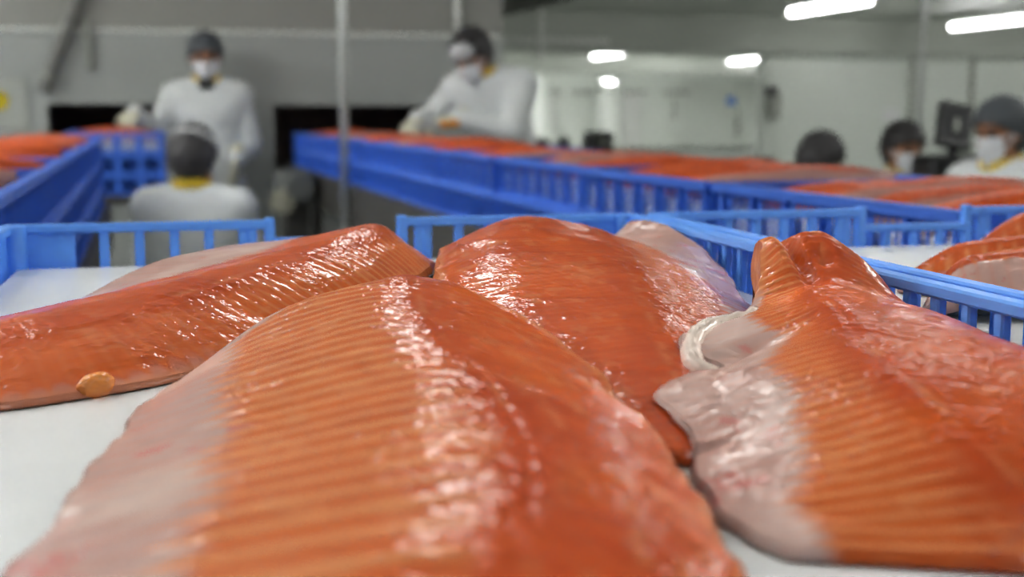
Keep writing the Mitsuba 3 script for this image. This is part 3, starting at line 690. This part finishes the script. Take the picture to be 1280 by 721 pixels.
# weighing terminal
k = thing('weighing_terminal', 'black tilted screen on a stand between the two masked workers at the right', 'terminal')
p = at(1188, 150, 5.6)
twt = T().translate([float(p[0]), 5.6, 0]).rotate([0, 0, 1], 10)
def tilt(m, ang, ax, c):
    m = m.copy(); m.apply_transform(trimesh.transformations.rotation_matrix(ang, ax, c)); return m
scr = bx(-.075, .075, -.025, .025, 1.150, 1.350, .008)
rt = lambda m: tilt(tilt(m, math.radians(14), [0, 1, 0], [0, 0, 1.25]), math.radians(-18), [1, 0, 0], [0, 0, 1.25])
part(k, 'screen_case', mikit.ply(rt(scr), M_BLACK, to_world=twt))
part(k, 'screen', mikit.ply(rt(bx(-.055, .055, -.0275, -.0255, 1.185, 1.335)), M_SCREEN, to_world=twt), 'dark glossy screen')
part(k, 'lamp_spot', mikit.ply(rt(bx(-.012, .012, -.030, -.0276, 1.215, 1.275, .001)), M_GREY, to_world=twt), 'pale sticker on the screen')
part(k, 'arm', mikit.ply(cyl((0.01, .03, 1.10), (0.02, .02, 1.24), .022, 12), M_BLACK, to_world=twt))
part(k, 'base', mikit.ply(bx(-.15, .11, -.10, .10, 1.01, 1.125, .02), M_BLACK, to_world=twt))
part(k, 'column', mikit.ply(bx(-.05, .05, -.05, .05, 0, 1.01, .01), M_DARKSTEEL, to_world=twt))

# ---------------------------------------------------------------- people
def ball(p, r, sc=None, n=18):
    s = m3.Manifold.sphere(1.0, n)
    sc = (r, r, r) if sc is None else tuple(r * k for k in sc)
    return s.scale(sc).translate([float(c) for c in p])
def bone(a, ra, b, rb): return m3.Manifold.batch_hull([ball(a, ra), ball(b, rb)])
def union(ms): return m3.Manifold.batch_boolean(ms, m3.OpType.Add)
def smoothed(man, length=.02, it=12):
    m = man.refine_to_length(length).to_mesh()
    t = trimesh.Trimesh(m.vert_properties[:, :3], m.tri_verts, process=True)
    if it: trimesh.smoothing.filter_taubin(t, lamb=.5, nu=.52, iterations=it)
    return t
def rotm(axis, deg, c): return trimesh.transformations.rotation_matrix(math.radians(deg), axis, c)
def hand(wrist, direction, normal, side, curl=.5, grow=0.):
    """palm, four fingers of different length, a thumb from the side of the palm"""
    d = np.array(direction, float); d /= np.linalg.norm(d)
    n = np.array(normal, float); n -= d * (n @ d); n /= np.linalg.norm(n)
    s = np.cross(d, n) * side
    w = np.array(wrist, float)
    out = [m3.Manifold.batch_hull([ball(w + s * a + d * b, .015 + grow) for a, b in ((-.018, .0), (.018, .0), (-.032, .085), (.034, .088))])]
    for a, L in ((-.032, .062), (-.011, .075), (.011, .080), (.033, .070)):
        p0 = w + s * a + d * .088
        ang = curl * .6
        d1 = d * math.cos(ang) - n * math.sin(ang); d2 = d * math.cos(ang * 2.2) - n * math.sin(ang * 2.2)
        p1 = p0 + d1 * L * .55; p2 = p1 + d2 * L * .5
        out += [bone(p0, .0105 + grow, p1, .0095 + grow), bone(p1, .0095 + grow, p2, .008 + grow)]
    p0 = w + s * .030 + d * .025; p1 = w + s * .058 + d * .062 - n * .012; p2 = p1 + d * .030 - n * .012 + s * .004
    out += [bone(p0, .014 + grow, p1, .011 + grow), bone(p1, .011 + grow, p2, .0095 + grow)]
    return out
def person(label, x, y, yaw, J, look=(0, 0), net=M_NET, net_kind='hair_net', mask=True, band=None, collar=True, extra_hair=None, grp=None):
    k = thing('person', label, 'person', grp)
    tw = T().translate([x, y, 0]).rotate([0, 0, 1], yaw)
    P = {n: np.array(v, float) for n, v in J.items()}
    hc = P['head']; neck = P['neck']
    Rh = rotm([0, 0, 1], look[0], hc) @ rotm([1, 0, 0], look[1], hc)        # look: (turn to own left, nod up)
    def H(ms):                                                             # head-frame pieces (built facing +y) turned with the head
        return [m.transform(Rh[:3]) for m in ms]
    def hp(dx, dy, dz): return hc + [dx, dy, dz]
    skull = [ball(hp(0, -.012, .022), 1, (.076, .094, .096), 28), m3.Manifold.batch_hull([ball(hp(0, .03, -.03), .055), ball(hp(0, .058, -.085), .026), ball(hp(.035, .015, -.07), .03), ball(hp(-.035, .015, -.07), .03)]),
        bone(hp(0, .082, .012), .011, hp(0, .102, -.028), .014), bone(hp(-.022, .082, -.055), .008, hp(.022, .082, -.055), .008), bone(hp(-.022, .080, -.066), .008, hp(.022, .080, -.066), .008),
        bone(hp(-.045, .066, .024), .011, hp(-.014, .080, .022), .010), bone(hp(.045, .066, .024), .011, hp(.014, .080, .022), .010)]
    for s in (-1, 1): skull.append(m3.Manifold.batch_hull([ball(hp(s * .078, -.012, .015), .012, (.6, 1, 1)), ball(hp(s * .086, -.022, .03), .012, (.5, 1, 1)), ball(hp(s * .078, -.010, -.022), .009, (.6, 1, 1))]))
    body = H(skull)
    body.append(bone(hc + [0, -.02, -.05], .056, neck, .060))
    ch, pe = P['chest'], P['pelvis']
    sl, sr, hl, hr = P['shoulder_l'], P['shoulder_r'], P['hip_l'], P['hip_r']
    torso = lambda g: [m3.Manifold.batch_hull([ball(sl, .058 + g), ball(sr, .058 + g), ball(ch, .125 + g, (1.18, .9, 1)), ball(neck + [0, 0, -.03], .055 + g)]),
        m3.Manifold.batch_hull([ball(ch, .120 + g, (1.15, .88, 1)), ball(pe + (ch - pe) * .35, .115 + g, (1.1, .88, 1)), ball(pe, .118 + g, (1.2, .92, .8))]),
        m3.Manifold.batch_hull([ball(pe, .110 + g, (1.2, .95, .8)), ball(hl, .085 + g), ball(hr, .085 + g)])]
    arms = lambda g, stop=1.: [b for s, S in (('l', sl), ('r', sr)) for b in (bone(S, .050 + g, P['elbow_' + s], .040 + g), bone(P['elbow_' + s], .040 + g, P['elbow_' + s] + (P['wrist_' + s] - P['elbow_' + s]) * stop, .029 + g))]
    legs = [b for s, Hh in (('l', hl), ('r', hr)) for b in (bone(Hh, .083, P['knee_' + s], .058), bone(P['knee_' + s], .056, P['ankle_' + s], .040),
            m3.Manifold.batch_hull([ball(P['ankle_' + s] + [0, -.03, -.03], .036), ball(P['toe_' + s], .030), ball(P['ankle_' + s], .040)]))]
    hands, gloves = [], []
    for s, sd in (('l', -1), ('r', 1)):
        d = P.get('hand_dir_' + s, P['wrist_' + s] - P['elbow_' + s]); n = P.get('palm_up_' + s, np.array([0, 0, 1.]) if abs(d[2]) < .8 * np.linalg.norm(d) else np.array([-sd * -1., .2, 0]))
        hands += hand(P['wrist_' + s], d, n, sd)
        gloves.append((s, hand(P['wrist_' + s], d, n, sd, grow=.0022) + [bone(P['wrist_' + s] - (d / np.linalg.norm(d)) * .05, .036, P['wrist_' + s], .031)]))
    scene[fresh(k + '__body')] = mikit.ply(smoothed(union(body + torso(0) + arms(0) + legs + hands), .016, 8), M_SKIN, smooth=True, to_world=tw)
    # clothes
    skirt = []
    kl, kr = P['knee_l'], P['knee_r']
    if abs(kl[2] - hl[2]) > .2:                                            # standing: a gown to below the knee
        a = [ball((hl + hr) / 2 + [0, 0, .05], .15, (1.2, .95, .6)), ball((kl + kr) / 2 + [0, 0, -.05], .17, (1.35, .95, .4))]
    else:                                                                  # seated: the gown over the lap
        a = [ball(hl, .105), ball(hr, .105), ball(kl, .085), ball(kr, .085)]
    skirt.append(m3.Manifold.batch_hull(a))
    part(k, 'gown', mikit.ply(smoothed(union(torso(.028) + arms(.020, .93) + skirt), .024, 14), M_COAT, smooth=True, to_world=tw), 'white work gown')
    tr = [b for s in 'lr' for b in (bone(P['knee_' + s] + [0, 0, .03], .078, P['ankle_' + s] + [0, 0, .10], .060),)]
    part(k, 'trousers', mikit.ply(smoothed(union(tr), .03, 4), M_TROUS, smooth=True, to_world=tw))
    for s in 'lr':
        an, to = P['ankle_' + s], P['toe_' + s]
        part(k, 'boot', mikit.ply(smoothed(union([bone(an + [0, 0, .14], .066, an, .056), m3.Manifold.batch_hull([ball(an + [0, -.035, -.028], .046), ball(to + [0, 0, .006], .040), ball(an, .055)]).trim_by_plane([0, 0, 1], .002)]), .02, 3), M_BOOT, smooth=True, to_world=tw), 'white rubber boot')
    for s, g in gloves:
        part(k, 'glove', mikit.ply(smoothed(union(g), .012, 3), M_GLOVE, smooth=True, to_world=tw), 'cream rubber glove')
    if collar:
        cc, cd = neck + [0, 0, .012], None
        ring = [ball(cc + [.073 * math.cos(q), .066 * math.sin(q) + .004, .006 - .014 * math.sin(q)], .019, (1, 1, 1.35), 10) for q in np.arange(0, 2 * math.pi, math.pi / 8)]
        ring = [m3.Manifold.batch_hull([ring[i], ring[(i + 1) % 16]]) for i in range(16)]
        part(k, 'collar', mikit.ply(smoothed(union(ring), .012, 4), M_YELLOW, smooth=True, to_world=tw), 'yellow collar')
    # hair net: a loose cap over the skull
    cap = ball(hp(0, -.020, .036), 1, (.100, .120, .110), 32).trim_by_plane([0, -.50, .86], float(np.dot([0, -.50, .86], hp(0, .05, .036))))
    lower = ball(hp(0, -.050, .012), 1, (.097, .094, .106), 28).trim_by_plane([0, -1, 0], float(np.dot([0, -1, 0], hp(0, -.022, 0))))
    hm = smoothed(union(H([cap, lower])), .014, 8)
    nz = meshkit.noise(hm.vertices * 60, 3)[:, None] - .5
    hm.vertices = hm.vertices + nz * .006 * hm.vertex_normals
    part(k, net_kind, mikit.ply(hm, net, smooth=True, to_world=tw))
    if band is not None:
        b0 = ball(hp(0, -.020, .036), 1, (.1035, .1235, .1135), 36)
        nrm = np.array([0, .55, .83]); o = float(nrm @ hp(0, -.062, .075))
        b0 = b0.trim_by_plane(nrm.tolist(), o).trim_by_plane((-nrm).tolist(), -o - .026)
        part(k, 'net_band', mikit.ply(smoothed(union(H([b0])), .014, 2), band, smooth=True, to_world=tw), 'pale elastic band')
    if mask:
        mk = m3.Manifold.batch_hull([ball(hp(0, .100, -.020), .016), ball(hp(0, .092, -.058), .020), ball(hp(.046, .055, -.022), .018), ball(hp(-.046, .055, -.022), .018), ball(hp(.042, .045, -.075), .018), ball(hp(-.042, .045, -.075), .018), ball(hp(0, .066, -.108), .016)])
        straps = [bone(hp(s * .055, .055, zz), .004, hp(s * .084, -.020, .012), .004) for s in (-1, 1) for zz in (-.015, -.07)]
        part(k, 'face_mask', mikit.ply(smoothed(union(H([mk] + straps)), .010, 4), M_MASK, smooth=True, to_world=tw), 'white face mask')
    for s in (-1, 1):
        e = trimesh.creation.icosphere(2, .0125); e.apply_translation(hp(s * .030, .074, .004)); e.apply_transform(Rh)
        part(k, 'eye', mikit.ply(e, M_HAIR, smooth=True, to_world=tw), 'dark eye')
        b = smoothed(bone(hp(s * .046, .077, .028), .0055, hp(s * .014, .089, .028), .006), .01, 0); b.apply_transform(Rh)
        part(k, 'eyebrow', mikit.ply(b, M_HAIR, smooth=True, to_world=tw))
    if extra_hair is not None: extra_hair(k, H, hp, tw)
    return k
def standing(**k):
    J = dict(pelvis=(0, 0, .96), hip_l=(-.09, 0, .91), hip_r=(.09, 0, .91), knee_l=(-.10, .02, .50), knee_r=(.10, .02, .50), ankle_l=(-.11, -.01, .085), ankle_r=(.11, -.01, .085),
        toe_l=(-.13, .14, .034), toe_r=(.13, .14, .034), chest=(0, 0, 1.27), neck=(0, 0, 1.47), head=(0, .025, 1.605), shoulder_l=(-.185, 0, 1.405), shoulder_r=(.185, 0, 1.405),
        elbow_l=(-.25, -.02, 1.13), elbow_r=(.25, -.02, 1.13), wrist_l=(-.24, .10, .92), wrist_r=(.24, .10, .92))
    J.update(k); return J
def seated(top, lean=0., arms_fwd=.28):
    """top: height of the crown; the seat is at top - .83"""
    s = top - .83
    J = dict(pelvis=(0, 0, s + .09), hip_l=(-.09, .03, s + .07), hip_r=(.09, .03, s + .07), knee_l=(-.12, .44, max(s + .06, .48)), knee_r=(.12, .44, max(s + .06, .48)),
        ankle_l=(-.12, .42, .085), ankle_r=(.12, .42, .085), toe_l=(-.13, .57, .034), toe_r=(.13, .57, .034), chest=(0, lean * .5, s + .38), neck=(0, lean * .8, s + .575), head=(0, lean + .02, s + .705),
        shoulder_l=(-.18, lean * .7, s + .51), shoulder_r=(.18, lean * .7, s + .51), elbow_l=(-.24, lean + .06, s + .25), elbow_r=(.24, lean + .06, s + .25),
        wrist_l=(-.15, lean + arms_fwd, s + .26), wrist_r=(.15, lean + arms_fwd, s + .26))
    return J
def stool(x, y, top, label):
    k = thing('stool', label, 'stool', None)
    tw = T().translate([x, y, 0])
    part(k, 'seat', mikit.ply(cyl((0, 0, top - .03), (0, 0, top), .17, 24), M_GREY, smooth=40, to_world=tw))
    for i in range(4):
        a = i * math.pi / 2 + .7
        part(k, 'leg', mikit.ply(cyl((.20 * math.cos(a), .20 * math.sin(a), 0), (.12 * math.cos(a), .12 * math.sin(a), top - .03), .014, 10), M_STEEL, smooth=40, to_world=tw))
def px2(px, d): return (px - 640) / 1600 * d
# the man standing at the end of the left row
person('person standing by the grey wall, white gown, mask and grey cap, hand on crates', px2(263, 7.1), 7.1, 188, standing(
    shoulder_r=(.165, .02, 1.40), elbow_r=(.29, .06, 1.20), wrist_r=(.36, .24, 1.31), hand_dir_r=(.10, 1, -.28),
    shoulder_l=(-.165, 0, 1.40), elbow_l=(-.23, -.03, 1.13), wrist_l=(-.16, .13, 1.06), hand_dir_l=(.1, .3, -1), palm_up_l=(-1, .3, 0)),
    look=(8, -10), net=M_NETG, net_kind='hair_cap', extra_hair=lambda k, H, hp, tw: part(k, 'neck_scarf', mikit.ply(smoothed(union(H([m3.Manifold.batch_hull([ball(hp(0, .052, -.135), .052), ball(hp(0, .0, -.15), .058), ball(hp(.03, .01, -.10), .035), ball(hp(-.03, .01, -.10), .035)])])), .014, 5), M_BLACK, smooth=True, to_world=tw), 'black scarf at the throat'))
# the man bending over the middle row
def dark_hair(k, H, hp, tw):
    part(k, 'fringe', mikit.ply(smoothed(union(H([ball(hp(0, .022, .070), 1, (.088, .092, .062), 24)])), .014, 5), M_HAIR, smooth=True, to_world=tw), 'dark hair above the forehead')
    part(k, 'net_front', mikit.ply(smoothed(union(H([ball(hp(-.012, .070, .072), 1, (.070, .058, .050), 20)])), .014, 3), M_NETW, smooth=True, to_world=tw), 'white front of the hair net')
bx_, by_ = px2(614, 6.65), 6.65
person('person bending over the middle row of crates in a white gown with yellow collar', bx_, by_, 152, standing(
    pelvis=(-.02, -.20, 1.00), hip_l=(-.10, -.20, .93), hip_r=(.08, -.20, .93), knee_l=(-.11, -.16, .51), knee_r=(.09, -.16, .51), ankle_l=(-.12, -.20, .085), ankle_r=(.10, -.20, .085), toe_l=(-.14, -.05, .034), toe_r=(.12, -.05, .034),
    chest=(0, -.06, 1.31), neck=(0, .07, 1.50), head=(.02, .17, 1.585), shoulder_l=(-.18, .01, 1.455), shoulder_r=(.19, .03, 1.43),
    elbow_r=(.31, .12, 1.27), wrist_r=(.26, .30, 1.275), hand_dir_r=(-.25, .8, -.35), elbow_l=(-.20, .17, 1.22), wrist_l=(.02, .34, 1.285), hand_dir_l=(.5, .6, -.25)),
    look=(-5, -32), net=M_NET, extra_hair=dark_hair)
k = thing('knife', 'orange-handled knife in the hand of the worker bending over the crates', 'knife')
p = np.array([-.345, 6.215, 1.250])
part(k, 'handle', mikit.ply(cyl(p, p + [.085, .03, .006], .018, 12), M_ORANGEEAR, smooth=40), 'orange handle')
part(k, 'blade', mikit.ply(bx(-.13, .0, -.002, .002, -.015, .010), M_STEEL, to_world=T().translate(p.tolist())))
# seated people
x3, y3 = px2(240, 5.2), 5.2
person('person seated with back to the viewer, white gown, dark hair net with pale band', x3, y3, -3, seated(1.245, .03), look=(0, -4), net=M_NET, band=M_NETW, mask=False)
stool(x3, y3, 1.245 - .83 - .045, 'stool under the seated worker with the pale hair-net band')
for (px, d, top, yaw, lk, nt, lab, sl) in (
    (1036, 5.9, 1.204, 28, (-80, -16), M_NET, 'person behind the crates turned away, only a round dark hair net in view', 'stool under the worker with the round dark hair net'),
    (1121, 6.4, 1.252, 197, (0, -8), M_HAIR, 'person behind the crates in white mask and black hair net facing the viewer', 'stool under the masked worker with the black hair net'),
    (1256, 5.0, 1.352, 118, (0, -6), M_NETG, 'person at the right edge in profile, white mask and grey hair net', 'stool under the worker in profile at the right edge')):
    xx = px2(px, d)
    person(lab, xx, d, yaw, seated(top, .03), look=lk, net=nt, mask=True)
    stool(xx, d, top - .83 - .045, sl)
#LABELS#

where = ['over the left of the front crates', 'over the front crates', 'over the right of the front crates', 'over the left crate row', 'left of the front crates', 'over the seated worker with the pale band', 'over the aisle', 'over the far end of the front crate', 'over the middle row', 'right behind the middle row', 'right of the middle row', 'over the standing worker', 'beside the end of the grey wall',
    'longest and topmost glowing tube, near the pole on the right', 'glowing tube cut by the right edge of the picture', 'glowing tube straight above the lowest lamp', 'glowing tube next to the white partition edge', 'smallest and lowest glowing tube in the deep hall',
    'behind the grey wall, first', 'behind the grey wall, second', 'behind the grey wall, third', 'behind the grey wall, fourth', 'behind the grey wall, farthest', 'behind the partition, nearer', 'behind the partition, farther', 'behind the partition, third', 'beyond the right edge, nearest', 'beyond the right edge, second', 'beyond the right edge, third']
for k, w_ in zip(LAMP_KEYS, where):
    labels[k]['label'] = ('white ceiling lamp, ' + w_) if not w_.startswith(('longest', 'glowing', 'smallest')) else 'white ceiling lamp: ' + w_
    labels[k]['group'] = 'ceiling tube lamps'
